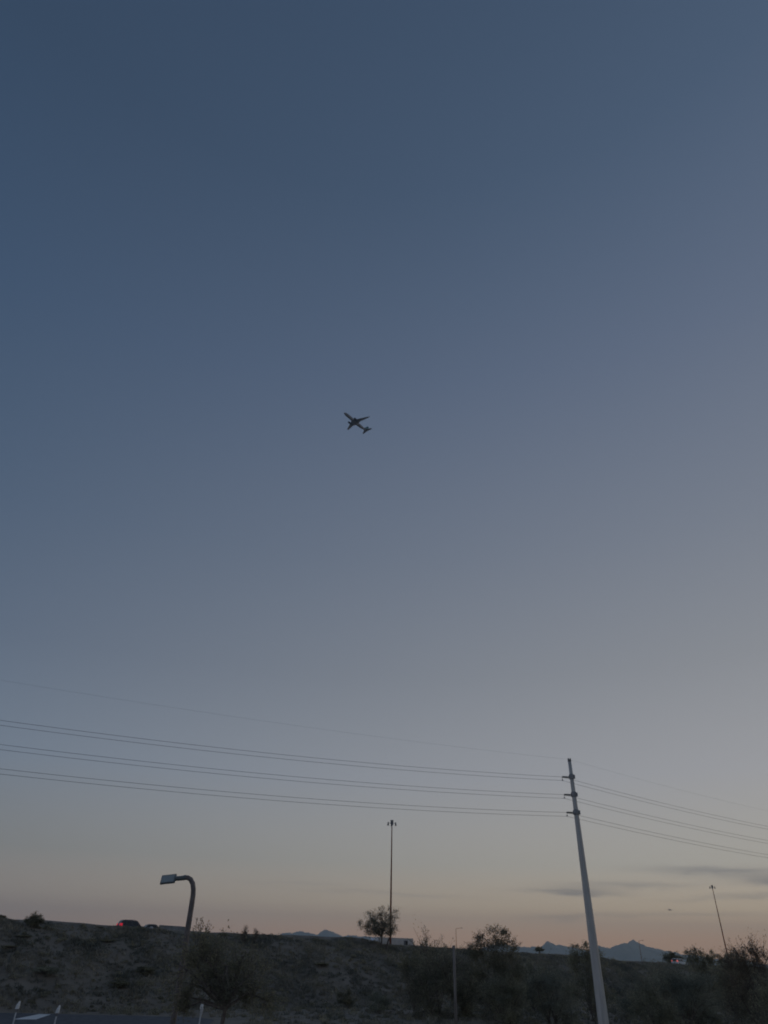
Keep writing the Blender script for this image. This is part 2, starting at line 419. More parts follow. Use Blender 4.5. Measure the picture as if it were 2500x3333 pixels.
def plant(name, label, cat, x, y, top, rx, ry, cb=0.3, n_leaf=9000, leaf=0.09, lm=None, seed=1, trunk_r=0.14, stems=1, lobes=11, sprig=40,
          lean=(0, 0), group=None, dome=False, base_off=(0, 0), droop=0.0, twig_r=0.012, lobe_list=None, extra=(), low=-0.55, body=1.0, sq=None, lobe_dz=0.0):
    """A tree or shrub: tapered stems, limbs to uneven lobes, twigs, and leaves strewn along them. top = height of its highest point."""
    rng = np.random.default_rng(seed)
    z0 = ground_z(x, y)
    h = top - z0
    root = empty(name, (x, y, z0), 0, label, cat, group)
    cbz = cb * h
    cen = np.array([lean[0], lean[1], cbz + (h - cbz) * (0.42 if dome else 0.48)])
    rz = (h - cbz) * (0.56 if dome else 0.5)
    if body < 1: cen[2] = cbz + (h * body - cbz) * 0.48; rz = (h * body - cbz) * 0.5
    # lobes
    LC, LR = [], []
    if lobe_list:
        lobes = 0; rz = rx
        for (a_, b_, c_, r_) in lobe_list: LC.append(np.array([a_, b_, c_ + (lobe_dz if c_ > 3 else 0)])); LR.append(1.22 * r_ / rx)
    for i in range(lobes):
        th = 2 * math.pi * (i + rng.uniform(-0.3, 0.3)) / lobes * 2.4
        rr = math.sqrt(rng.uniform(0.05, 1)) * 0.72
        zz = rng.uniform(low, 0.8) * (1 - rr * 0.45)
        LC.append(cen + np.array([math.cos(th) * rr * rx, math.sin(th) * rr * ry, zz * rz])); LR.append(rng.uniform(0.26, 0.44))
    if not lobe_list: LC.append(cen + np.array([rng.uniform(-.2, .2) * rx, 0, rz * 0.62])); LR.append(0.34)
    LC = np.array(LC)
    tb = MB()
    forks = []
    for s in range(stems):
        a = 2 * math.pi * s / max(stems, 1) + rng.uniform(0, 1)
        off = np.array([math.cos(a), math.sin(a), 0]) * (0.0 if stems == 1 else 0.10 * rx) + np.array([base_off[0], base_off[1], 0]) * (s > 0)
        fk = off * 1.5 + np.array([lean[0] * 0.3 + rng.normal(0, 0.05) * rx, lean[1] * 0.3, max(cbz * rng.uniform(0.75, 1.15), 0.05 * h)])
        mid = (off + fk) / 2 + rng.normal(0, 0.03, 3) * h * np.array([1, 1, 0])
        tb.tube([off + (0, 0, -0.25), off + (0, 0, 0.12 * cbz), mid, fk], [trunk_r * 1.25, trunk_r * 1.05, trunk_r * 0.85, trunk_r * 0.66], 7)
        forks.append(fk)
    allC, allD = [], []
    per = n_leaf // (len(LC) + 3)
    for lc, lr in zip(LC, LR):
        fk = min(forks, key=lambda f: np.linalg.norm((lc - f) * (1, 1, .3)) + rng.uniform(0, .2 * rx))
        m1 = fk + (lc - fk) * 0.5 + np.array([0, 0, 0.10 * rz]) + rng.normal(0, 0.07, 3) * rx
        tb.tube([fk, m1, lc], [trunk_r * 0.55, trunk_r * 0.36, trunk_r * 0.14], 5, False)
        sz = np.array([rx, ry, rz]) * lr
        nt_ = 12
        for k in range(nt_):
            dv = rng.normal(0, 1, 3); dv /= np.linalg.norm(dv)
            tip = lc + dv * sz * rng.uniform(0.55, 1.25) + np.array([0, 0, -droop * rng.uniform(0, 1) * rz])
            st = lc + (m1 - lc) * rng.uniform(0, 0.5)
            tb.tube([st, (st + tip) / 2 + rng.normal(0, 0.05, 3) * rx, tip], [trunk_r * 0.13, trunk_r * 0.09, twig_r * 0.5], 3, False)
            q = per // nt_
            t = rng.beta(2.2, 1.3, (q, 1)) * 1.08
            P = st + (tip - st) * t + rng.normal(0, 1, (q, 3)) * sz * 0.20
            allC.append(P); allD.append(np.repeat(((tip - st) / (np.linalg.norm(tip - st) + 1e-6))[None], q, 0))
    # loose sprigs that stick out and break the outline
    for k in range(sprig):
        i = rng.integers(len(LC)); dv = rng.normal(0, 1, 3) + (LC[i] - cen) / np.array([rx, ry, rz]) * 1.6 + np.array([0, 0, 0.9]); dv /= np.linalg.norm(dv)
        st = LC[i] + dv * np.array([rx, ry, rz]) * LR[i] * 0.6
        ln = rng.uniform(0.25, 0.6) * min(rx, rz * 1.2) if body == 1 else rng.uniform(0.35, 1.1) * (1 - body) * h * 1.25
        bend = rng.normal(0, 0.25, 3) * ln
        tip = st + dv * ln + bend
        if tip[2] > h: tip[2] = h - rng.uniform(0, 0.05) * h
        tb.tube([st, st + dv * ln * 0.55, tip], [twig_r * 1.3, twig_r, twig_r * 0.5], 3, False)
        q = sq or max(6, int(per * 0.05)); t = rng.uniform(0.1, 1.05, (q, 1))
        P = st + (dv * ln * t + bend * t * t) + rng.normal(0, 1, (q, 3)) * 0.045 * max(rx, 0.8)
        allC.append(P); allD.append(np.repeat(dv[None], q, 0))
    for (x0, zz0, x1, zz1) in extra:
        st = np.array([x0, rng.uniform(-.3, .3), zz0]); tip = np.array([x1, rng.uniform(-.3, .3), zz1]); dv = tip - st
        md = (st + tip) / 2 + rng.normal(0, 0.03, 3)
        tb.tube([st, md, tip], [0.013, 0.01, 0.006], 4, False)
        t = rng.beta(2.5, 1.2, (26, 1)); P = st + dv * t + rng.normal(0, 0.06, (26, 3))
        allC.append(P); allD.append(np.repeat((dv / np.linalg.norm(dv))[None], 26, 0))
    C = np.concatenate(allC); Dn = np.concatenate(allD)
    C[:, 2] = np.clip(C[:, 2], 0.03, None)
    link('crown' if cat == 'tree' else 'foliage', leaves_mesh('foliage', C, Dn, leaf, rng, C - cen), lm or leaf_mesquite, root)
    tb.build('trunk' if cat == 'tree' else 'stem', bark, root)
    return root


# trees: name, label, x, y, top, rx, ry ...
lob = [(-2.0, .2, 5.5, .55), (-2.2, -.3, 5.0, .75), (-1.5, .3, 5.75, .55), (-1.0, -.4, 5.25, .9), (-.7, .4, 5.5, .7), (0, -.5, 5.1, .95), (.55, .3, 5.35, .75), (1.1, 0, 4.75, .9),
       (1.5, -.2, 4.15, .72), (.55, .5, 4.4, .75), (-1.75, .4, 4.35, .70), (-.4, .5, 4.5, .75), (2.0, .1, 3.75, .55), (-2.05, .1, 3.85, .5), (-1.95, .2, 3.35, .42), (-1.0, 1.0, 4.75, .6), (.3, 1.3, 5.0, .8), (-.9, -.2, 4.35, .62), (.2, -.3, 4.15, .6), (.9, .4, 3.95, .5)]
spr = [(-1.65, 5.8, -1.81, 6.9), (-1.6, 5.8, -1.52, 6.92), (-1.62, 5.8, -1.64, 6.7), (-1.5, 5.8, -1.43, 6.66), (-1.45, 5.8, -1.21, 6.75), (-1.4, 5.8, -1.13, 6.55), (-1.4, 5.8, -1.04, 6.45), (-1.7, 5.8, -1.93, 6.5), (-1.5, 5.8, -1.3, 6.5)]
plant('mesquite_tree', 'dark dense mesquite in front of the curved lamp, its trunk at the frame bottom', 'tree', -6.66, 37.4, 6.9, 2.5, 2.5, 0.50, 14850, 0.05, leaf_dark, 11, 0.13, 1, 0, 0, lean=(-0.35, 0), lobe_list=lob, extra=spr)
plant('mesquite_tree', 'open mesquite with crooked twin trunks on the embankment edge beside the tall mast', 'tree', 1.0, 132.0, 13.3, 3.9, 3.3, 0.26, 7425, 0.085, leaf_dark, 25, 0.15, 2, 22, 140, base_off=(1.6, 0.2), lean=(-0.1, 0), droop=0.5, body=0.92, sq=18, low=-.8, twig_r=0.02)
plant('mesquite_tree', 'sparse twiggy mesquite just left of the slim grey pole', 'tree', 6.9, 91.7, 8.7, 3.3, 2.8, 0.0, 12000, 0.08, leaf_mesquite, 31, 0.10, 3, 17, 340, low=-1, body=0.78, sq=26, twig_r=0.022)
plant('mesquite_tree', 'tall ragged mesquite right of the slim grey pole, the highest of that thicket', 'tree', 14.4, 94.0, 9.5, 3.3, 2.9, 0.0, 17000, 0.085, leaf_olive, 41, 0.12, 2, 20, 210, low=-1, body=0.93, sq=24, twig_r=0.022, lobe_list=[(0, 0, 8.4, .9), (-1.4, .2, 7.7, .9), (1.2, -.2, 8.2, .85), (2.0, .3, 7.3, .85), (-2.2, 0, 6.9, .8), (.6, .5, 7.2, 1.1), (-.8, -.4, 6.4, 1.2), (1.2, -.5, 6, 1.2), (2.4, 0, 5.6, 1), (-2.4, .3, 5.2, 1.1), (0, 0, 4.6, 1.3), (1.8, .4, 4, 1.2), (-1.6, -.3, 3.6, 1.2), (.3, .5, 2.6, 1.3), (2.2, 0, 2.4, 1.1), (-2, 0, 2, 1.1), (0, 0, 1.0, 1.2)], lobe_dz=-0.65)
plant('mesquite_tree', 'low leafy mesquite behind the slim grey pole', 'tree', 10.6, 97.5, 7.9, 3.2, 2.6, 0.0, 9350, 0.085, leaf_mesquite, 43, 0.10, 2, 17, 120, low=-1, body=0.86, sq=18, twig_r=0.02)
plant('mesquite_tree', 'rounded mesquite right behind the big steel pole', 'tree', 25.4, 94.6, 7.95, 2.7, 2.4, 0.0, 15000, 0.08, leaf_mesquite, 53, 0.10, 2, 16, 70, low=-1, body=0.97, sq=16, twig_r=0.016, lobe_list=[(-.9, 0, 6.9, .8), (.3, .2, 7.1, .75), (1.3, 0, 6.6, .8), (-1.6, .2, 5.8, .9), (0, 0, 5.8, 1), (2, .1, 5.4, .9), (-1.2, 0, 4.4, 1.1), (1, .2, 4.2, 1.2), (0, 0, 3, 1.2), (-1.8, 0, 2.6, 1.1), (1.9, 0, 2.6, 1.1), (0, 0, 1.2, 1.2)], lobe_dz=-0.35)
plant('desert_tree', 'small round dark tree behind the white car', 'tree', 82.1, 217.0, 8.6, 3.4, 3.0, 0.05, 8000, 0.13, leaf_dark, 61, 0.16, 1, 11, 20, low=-.9)
plant('desert_tree', 'row-end bushy tree just right of the white car', 'tree', 57.3, 138.5, 8.6, 2.8, 2.4, 0.05, 14000, 0.10, leaf_mesquite, 67, 0.10, 2, 15, 70, low=-1, body=0.95, sq=18, twig_r=0.02, lobe_list=[(-1.9, 0, 7.2, .9), (-.7, 0, 7.7, .75), (.6, .2, 7.2, .9), (1.9, 0, 7.4, .8), (-1, 0, 6, 1.2), (1, 0, 5.8, 1.2), (0, 0, 4.5, 1.4), (-1.5, 0, 3, 1.4), (1.5, 0, 3, 1.4), (0, 0, 1.5, 1.4)], lobe_dz=-0.5)
plant('desert_tree', 'bushy tree at the foot of the leaning right-hand mast', 'tree', 61.6, 136.5, 8.0, 2.8, 2.3, 0.05, 13000, 0.10, leaf_mesquite, 69, 0.10, 2, 15, 60, low=-1, body=0.95, sq=18, twig_r=0.02, lobe_list=[(-1.7, 0, 6.9, .8), (-.4, 0, 6.7, .9), (.9, .2, 7.1, .75), (2.0, 0, 6.6, .9), (-1, 0, 5.6, 1.2), (1, 0, 5.4, 1.2), (0, 0, 4.2, 1.4), (-1.5, 0, 2.8, 1.4), (1.5, 0, 2.8, 1.4), (0, 0, 1.4, 1.4)], lobe_dz=-0.5)
plant('palo_verde_tree', 'feathery fan-shaped tree near the right edge of the picture', 'tree', 38.7, 81.2, 8.2, 2.9, 2.6, 0.0, 14000, 0.065, leaf_brown, 71, 0.10, 3, 18, 280, low=-1, body=0.84, sq=28, twig_r=0.016, lobe_list=[(-1.5, 0, 6.4, .75), (-.6, .2, 6.9, .7), (.4, 0, 7.0, .7), (1.3, .1, 6.7, .75), (-2.1, 0, 5.6, .9), (-.6, 0, 5.8, 1), (.8, 0, 5.8, 1), (2, 0, 5.6, .9), (0, 0, 4.4, 1.3), (-1.8, 0, 4, 1.2), (1.8, 0, 4, 1.2), (0, 0, 2.6, 1.4), (-1.5, 0, 2, 1.3), (1.5, 0, 2, 1.3)], lobe_dz=-0.85)
plant('mesquite_tree', 'dense mesquite filling the lower right corner', 'tree', 35.5, 70.0, 5.6, 3.6, 3.2, 0.0, 14300, 0.075, leaf_mesquite, 73, 0.12, 2, 18, 40, low=-1)
plant('mesquite_tree', 'wide mesquite between the big steel pole and the lower right corner', 'tree', 30.6, 80.5, 5.3, 3.8, 3.2, 0.0, 14300, 0.08, leaf_grey, 79, 0.12, 3, 18, 40, low=-1)
plant('mesquite_tree', 'mesquite close to the right of the big steel pole, at the frame bottom', 'tree', 25.8, 75.0, 4.6, 3.1, 2.8, 0.0, 11550, 0.075, leaf_mesquite, 83, 0.12, 2, 15, 30, low=-1)
plant('mesquite_tree', 'grey-green mesquite close to the left of the big steel pole', 'tree', 19.0, 86.5, 5.3, 3.4, 2.9, 0.0, 12100, 0.08, leaf_grey, 89, 0.12, 2, 16, 40, low=-1)
plant('mesquite_tree', 'low spreading mesquite at the frame bottom between the two poles', 'tree', 13.6, 84.5, 4.4, 3.4, 2.6, 0.0, 11550, 0.08, leaf_mesquite, 97, 0.12, 2, 15, 30, low=-1)
plant('mesquite_tree', 'mesquite standing behind and left of the big steel pole below the ridge of blue mountains', 'tree', 21.8, 108.0, 5.9, 3.8, 3.0, 0.0, 10450, 0.09, leaf_mesquite, 101, 0.12, 2, 15, 30, low=-1)
plant('mesquite_tree', 'mesquite below the white car, halfway to the big steel pole', 'tree', 40.5, 111.0, 5.7, 4.2, 3.2, 0.0, 11000, 0.09, leaf_mesquite, 103, 0.12, 2, 16, 30, low=-1)
plant('mesquite_tree', 'mesquite below the sharp blue peak', 'tree', 33.0, 101.0, 5.5, 3.9, 3.0, 0.0, 11000, 0.085, leaf_grey, 107, 0.12, 2, 16, 30, low=-1)
plant('mesquite_tree', 'mesquite under the row of bushy trees at the right', 'tree', 48.0, 108.0, 6.3, 4.0, 3.2, 0.0, 11000, 0.09, leaf_mesquite, 109, 0.12, 2, 16, 40, low=-1)
plant('mesquite_tree', 'dark mesquite below the feathery tree at the right edge', 'tree', 43.5, 92.0, 7.0, 3.9, 3.2, 0.0, 12100, 0.085, leaf_mesquite, 113, 0.12, 2, 17, 40, low=-1)
plant('mesquite_tree', 'dark mesquite left of the slim grey pole, low on the slope foot', 'tree', 5.3, 97.0, 6.5, 2.8, 2.5, 0.0, 9900, 0.085, leaf_dark, 127, 0.12, 2, 14, 40, low=-1)
plant('mesquite_tree', 'pale mesquite bending out of the frame bottom below the sharp blue peak', 'tree', 35.5, 90.0, 5.0, 3.6, 3.0, 0.0, 11000, 0.085, leaf_grey, 137, 0.12, 2, 15, 30, low=-1)
plant('mesquite_tree', 'broad mesquite between the tall ragged one and the big steel pole', 'tree', 16.6, 103.0, 6.6, 3.2, 2.8, 0.0, 9900, 0.09, leaf_mesquite, 139, 0.12, 2, 15, 40, low=-1)
plant('desert_tree', 'far small tree with flat top before the blue ridge', 'tree', 35.0, 166.5, 8.2, 1.4, 1.3, 0.15, 3500, 0.10, leaf_dark, 131, 0.09, 1, 7, 10)

# shrubs one can pick out on the embankment
for nm, lb, x, y, tp, rx_, n_, lf, lm_, sd in [
    ('round_bush', 'round dark bush standing up on the embankment skyline at the left', -44.0, 101.2, 9.45, 1.35, 9000, 0.06, leaf_dark, 201),
    ('round_bush', 'bush cut by the left edge of the picture on the skyline', -50.0, 104.6, 9.15, 0.8, 3500, 0.06, leaf_dark, 202),
    ('twiggy_bush', 'wispy bush on the skyline right of the curved lamp', -19.2, 117.4, 9.15, 0.7, 1300, 0.06, leaf_brown, 203),
    ('twiggy_bush', 'tiny wispy bush on the skyline, the right one of a pair', -17.7, 118.2, 8.85, 0.5, 900, 0.06, leaf_brown, 204),
    ('desert_bush', 'low dark bush below the round skyline bush', -43.3, 98.4, 6.5, 1.2, 3500, 0.07, leaf_dark, 205),
    ('desert_bush', 'dark bush on the slope at the left picture edge', -43.6, 95.5, 5.5, 1.1, 3500, 0.07, leaf_dark, 206),
    ('desert_bush', 'dark bush halfway up the slope below the dark car', -35.0, 104.6, 6.7, 1.3, 4500, 0.07, leaf_dark, 207),
    ('desert_bush', 'small black-green bush just under the skyline left of the dark car', -37.9, 108.6, 8.0, 0.55, 1600, 0.06, leaf_dark, 208),
    ('desert_bush', 'dark bush low on the slope between the marker posts', -28.2, 100.6, 4.0, 1.5, 4500, 0.07, leaf_dark, 209),
    ('desert_bush', 'dark bush under the skyline behind the curved lamp tree', -22.8, 119.4, 8.1, 0.9, 3000, 0.07, leaf_dark, 210),
    ('desert_bush', 'dark bush under the skyline below the blue mountain hump', -9.1, 127.8, 7.7, 1.1, 3500, 0.07, leaf_dark, 211),
    ('desert_bush', 'dark bush left of the twin-trunked crest mesquite', -4.3, 133.2, 8.1, 1.0, 3500, 0.07, leaf_dark, 212),
    ('desert_bush', 'dark bush in the middle of the slope below the blue mountain hump', -7.7, 118.0, 4.7, 1.3, 4000, 0.07, leaf_dark, 213),
    ('desert_bush', 'spreading grey-green bush at the slope foot near the left marker posts', -37.5, 93.0, 3.8, 1.9, 5500, 0.07, leaf_grey, 214),
    ('desert_bush', 'olive bush on the slope right of the left marker posts', -29.5, 96.0, 2.6, 1.5, 4500, 0.07, leaf_olive, 215),
    ('desert_bush', 'yellowish bush at the frame bottom right of the dark lamp tree', -3.2, 104.5, 2.2, 1.6, 4500, 0.07, leaf_olive, 216),
    ('desert_bush', 'grey-green bush at the frame bottom below the crest mesquite', 0.8, 98.0, 2.2, 1.7, 4500, 0.07, leaf_grey, 217),
]:
    h_ = tp - ground_z(x, y)
    plant(nm, lb, 'bush', x, y, tp, rx_, rx_ * 0.9, 0.02, n_, lf, lm_, sd, 0.03, 3, 12, 5 if 'twig' not in nm else 34, dome=True, group='bushes on the embankment', twig_r=0.008)
# scrub: dry grass tufts and low brush too many to count
rng = np.random.default_rng(77)
N = 46000
u_ = rng.uniform(-14, 200, N); v_ = np.where(rng.random(N) < 0.72, rng.uniform(-23, -1.8, N), rng.uniform(-75, -22, N))
x_, y_ = xy(u_, v_)
pn = np.sin(x_ * 0.55 + 1.7 * np.sin(y_ * 0.31)) * np.sin(y_ * 0.48 + 1.1 * np.sin(x_ * 0.27))
keep = (rng.random(N) < 0.35 + 0.5 * (pn > -0.1)) & ~((x_ < -12) & (y_ < 86)) & (np.hypot(x_, y_) > 60)
x_, y_, pn = x_[keep], y_[keep], pn[keep]
uu_, vv_ = uv(x_, y_)
z_ = np.maximum(hill(uu_, vv_), 0)
B = 12
n = len(x_)
hh = rng.uniform(0.12, 0.40, (n, 1)) * (1 + 0.4 * (pn[:, None] > 0.4)) * np.clip((-vv_[:, None] - 0.6) / 4, 0.3, 1)
base = np.repeat(np.stack([x_, y_, z_], -1)[:, None], B, 1) + rng.normal(0, 1, (n, B, 3)) * np.array([0.16, 0.16, 0])
tipv = base + np.concatenate([rng.normal(0, 0.4, (n, B, 2)), np.ones((n, B, 1))], -1) * (hh[:, :, None] * rng.uniform(0.6, 1.2, (n, B, 1)))
side = rng.normal(0, 1, (n, B, 3)) * np.array([0.05, 0.05, 0.0])
Vg = np.stack([base - side, base + side, tipv], 2).reshape(-1, 3)
Vg[:, 2] -= 0.02
Fg = np.arange(len(Vg)).reshape(-1, 3)
gm = bpy.data.materials.new('dry_grass'); gm.use_nodes = True
nt = gm.node_tree; bs = nt.nodes['Principled BSDF']; bs.inputs['Roughness'].default_value = 0.95; bs.inputs['Specular IOR Level'].default_value = 0.1
tcg = nt.nodes.new('ShaderNodeTexCoord'); ng = nt.nodes.new('ShaderNodeTexNoise'); ng.inputs['Scale'].default_value = 0.22; ng.inputs['Detail'].default_value = 4
nt.links.new(tcg.outputs['Object'], ng.inputs['Vector'])
rg = nt.nodes.new('ShaderNodeValToRGB'); nt.links.new(ng.outputs[0], rg.inputs[0])
rg.color_ramp.elements[0].position = 0.36; rg.color_ramp.elements[0].color = (0.17, 0.175, 0.15, 1)
rg.color_ramp.elements[1].position = 0.66; rg.color_ramp.elements[1].color = (0.38, 0.35, 0.28, 1)
k_ = rg.color_ramp.elements.new(0.5); k_.color = (0.26, 0.25, 0.21, 1)
gg = nt.nodes.new('ShaderNodeNewGeometry'); mg = nt.nodes.new('ShaderNodeMix'); mg.data_type = 'RGBA'; mg.blend_type = 'MULTIPLY'; mg.inputs[0].default_value = 1
rr_ = nt.nodes.new('ShaderNodeValToRGB'); nt.links.new(gg.outputs['Random Per Island'], rr_.inputs[0])
rr_.color_ramp.elements[0].color = (0.7, 0.7, 0.7, 1); rr_.color_ramp.elements[1].color = (1.15, 1.12, 1.05, 1)
nt.links.new(rg.outputs[0], mg.inputs[6]); nt.links.new(rr_.outputs[0], mg.inputs[7]); nt.links.new(mg.outputs[2], bs.inputs['Base Color'])
tag(link('dry_grass', np_mesh('dry_grass', Vg, Fg), gm), 'dry desert grass tufts covering the embankment slope', 'grass', kind='stuff')

# low brush, a mass of little domes
N = 1900
u_ = rng.uniform(-14, 200, N); v_ = np.where(rng.random(N) < 0.55, rng.uniform(-23, -2.5, N), rng.uniform(-70, -22, N))
x_, y_ = xy(u_, v_)
keep = ~((x_ < -11) & (y_ < 87)) & (np.hypot(x_, y_) > 66)
x_, y_ = x_[keep], y_[keep]; uu_, vv_ = uv(x_, y_); z_ = np.maximum(hill(uu_, vv_), 0)
n = len(x_); q = 130
rad = (0.2 + 0.85 * rng.random((n, 1, 1)) ** 2) * np.array([1, 1, 0.8]) * np.clip((-vv_[:, None, None] + 0.5) / 5, 0.35, 1)
dd = rng.normal(0, 1, (n, q, 3)); dd /= np.linalg.norm(dd, axis=2)[:, :, None]; dd[:, :, 2] = np.abs(dd[:, :, 2])
C = (np.stack([x_, y_, z_], -1)[:, None] + dd * rad * rng.uniform(0.35, 1.1, (n, q, 1))).reshape(-1, 3)
me = leaves_mesh('low_brush', C, rng.normal(0, 1, C.shape), 0.085, rng, dd.reshape(-1, 3))
brush_m = leafmat('brush_leaf', (0.24, 0.23, 0.175), (0.41, 0.395, 0.30), 0.45, 0.16)
tag(link('low_brush', me, brush_m), 'low grey-green brush scattered over slope and verge', 'brush', kind='stuff')

# ------------------------------------------------------------------ big steel pole with its wires
steel = mat('galvanised_steel', (0.58, 0.565, 0.53), 0.6, 0.15, var=0.12, scale=1.4, stretch=(3, 3, 0.25))
dark_metal = mat('dark_metal', (0.19, 0.19, 0.195), 0.55, 0.3, var=0.2, scale=8)
porcelain = mat('insulator_polymer', (0.15, 0.15, 0.16), 0.5, var=0.15, scale=10)
collar_m = mat('collar_steel', (0.33, 0.33, 0.335), 0.6, 0.2, var=0.15, scale=6)
PX, PY = 20.262, 72.211
pole = empty('power_pole', (PX, PY, 0), 0, 'tall tapered grey steel power pole with three side insulators', 'power pole')
zs = np.linspace(-0.6, 23.05, 14); rads = [0.485 - 0.315 * ((z + 0.6) / 23.65) for z in zs]
MB().tube([(0, 0, z) for z in zs], rads, 16).build('shaft', steel, pole, True)
cp = MB().tube([(0, 0, 23.052), (0, 0, 23.25)], [0.185, 0.185], 12)
for s in (-1, 1): cp.box((0.1 * s, 0, 23.32), (0.07, 0.3, 0.14))
cp.build('pole_cap', dark_metal, pole)
INS = [(19.336, 72.465, 21.567), (19.316, 72.470, 19.833), (19.357, 72.459, 18.136)]
idir = Vector((-0.964, 0.265, 0)).normalized()
for (ix, iy, iz) in INS:
    z = iz - 0.02
    r = 0.485 - 0.315 * ((z + 0.6) / 23.65)
    cl = MB().tube([(0, 0, z - 0.26), (0, 0, z - 0.17), (0, 0, z + 0.17), (0, 0, z + 0.26)], [r + 0.02, r + 0.075, r + 0.075, r + 0.02], 12)
    cl.box(tuple(-idir * (r + 0.12) + Vector((0, 0, z))), (0.10, 0.22, 0.36), Matrix.Rotation(math.atan2(idir.y, idir.x), 3, 'Z'))
    cl.build('clamp_collar', collar_m, pole)
    tip = Vector((ix - PX, iy - PY, iz)); a = idir * (r + 0.06) + Vector((0, 0, z - 0.03))
    ins = MB()
    nshed = 9
    pts, rr = [], []
    for k in range(nshed):
        t = (k + 0.5) / nshed
        for dt, rad_ in ((-0.40, 0.055), (-0.05, 0.125), (0.05, 0.125), (0.40, 0.055)):
            tt = t + dt / nshed; pts.append(a + (tip - a) * tt); rr.append(rad_)
    ins.tube(pts, rr, 10)
    io = ins.build('insulator', porcelain, pole)
    hw = MB().tube([tip + Vector((0, 0, 0.03)), tip + Vector((0, 0, -0.36))], 0.018, 6)
    hw.tube([tip + Vector((0, 0, -0.24)), tip + Vector((0, 0, -0.36))], [0.03, 0.09], 8)
    hw.build('wire_clamp', dark_metal, io)

wire_m = mat('aluminium_wire', (0.11, 0.11, 0.115), 0.6, 0.2, var=0.1, scale=4)


def wire(label, A, left, right, rad, n=40):
    """One wire from its clamp towards both neighbouring poles: (heading, slope, curvature, length) on each side."""
    A = Vector(A)
    pts = []
    for (ang, a, b, ln) in (left,):
        for k in range(n, 0, -1):
            s = ln * k / n; pts.append(A + Vector((math.cos(R(ang)) * s, math.sin(R(ang)) * s, a * s + b * s * s)))
    pts.append(A)
    ang, a, b, ln = right
    for k in range(1, n + 1):
        s = ln * k / n; pts.append(A + Vector((math.cos(R(ang)) * s, math.sin(R(ang)) * s, a * s + b * s * s)))
    o = MB().tube(pts, rad, 5).build('power_line', wire_m)
    return tag(o, label, 'power line', 'power lines on the steel pole')


LF = (203.5, -0.0689, 0.000732, 94); RT = (33.0, -0.0485, 0.00064, 90)
for (p, nm, dl) in ((INS[0], 'top', 0), (INS[1], 'middle', 1), (INS[2], 'lowest', 2)):
    wire('upper wire of the %s wire pair, clamped at the insulator tip' % nm, p, LF, RT, 0.0135)
    wire('lower wire of the %s wire pair, hung below the insulator tip' % nm, (p[0], p[1], p[2] - 0.36), LF, RT, 0.0135)
wire('thin single wire strung from the very top of the steel pole', (20.2, 72.23, 23.3), (203.5, -0.0365, 0.00051, 94), (33.0, -0.045, 0.00055, 90), 0.0045)

# slim pole before the thicket
wood = mat('weathered_pole', (0.24, 0.215, 0.195), 0.9, var=0.25, scale=2, stretch=(4, 4, 0.3))
sp = empty('slim_pole', (8.18, 79.58, 0), 0, 'slim weathered grey pole standing in front of the mesquite thicket', 'pole')
MB().tube([(0, 0, -0.5), (0, 0, 3.0), (0, 0, 6.6)], [0.155, 0.145, 0.125], 12).build('shaft', wood, sp, True)
MB().tube([(0, 0, 6.602), (0, 0, 6.68)], [0.14, 0.10], 12).build('pole_cap', dark_metal, sp)

# ------------------------------------------------------------------ curved lamp
bronze = mat('bronze_paint', (0.19, 0.165, 0.155), 0.55, 0.1, var=0.15, scale=5)
head_m = mat('lamp_housing', (0.17, 0.19, 0.19), 0.5, 0.2, var=0.12, scale=9)
lens_m = mat('lamp_lens', (0.33, 0.37, 0.365), 0.35, var=0.1, scale=14, spec=0.5)
lp = empty('street_lamp', (-9.66, 40.87, 0), 0, 'unlit curved lamp post with a flat rectangular head, at the left', 'street lamp')
arm = [(0, 0, 6.6), (0, 0, 7.6), (-0.005, 0, 8.0), (-0.03, 0, 8.28), (-0.12, 0, 8.58), (-0.27, 0, 8.78), (-0.44, 0, 8.86), (-0.60, 0, 8.86)]
MB().tube([(0, 0, -0.3), (0, 0, 3)] + arm, [0.15, 0.145, 0.14, 0.136, 0.132, 0.128, 0.125, 0.12, 0.116, 0.112], 14).build('post', bronze, lp, True)
MB().tube([(0, 0, -0.02), (0, 0, 0.02), (0, 0, 0.25)], [0.24, 0.24, 0.15], 14).build('base_cover', bronze, lp)
br = MB().tube([(-0.52, 0, 8.86), (-0.60, 0, 8.86), (-0.72, -0.01, 8.835), (-1.12, -0.02, 8.79)], [0.112, 0.125, 0.115, 0.11], 10)
br.build('bracket', head_m, lp)
hr = Matrix.Rotation(R(-7), 3, 'Y') @ Matrix.Rotation(R(-38), 3, 'X')
hc = Vector((-1.46, -0.03, 8.76))
hd = MB().box(hc, (0.78, 0.085, 0.53), hr).build('lamp_head', head_m, lp)
MB().box(hc + hr @ Vector((-0.02, -0.046, 0)), (0.66, 0.012, 0.43), hr).build('lens', lens_m, hd)
fin = MB()
for k in range(9): fin.box(hc + hr @ Vector((-0.28 + 0.07 * k, 0.065, 0)), (0.02, 0.05, 0.42), hr)
fin.build('cooling_fins', head_m, hd)
bd = bpy.data.objects

# ------------------------------------------------------------------ high-mast lights
mast_m = mat('weathering_steel', (0.21, 0.075, 0.045), 0.8, 0.1, var=0.2, scale=2)


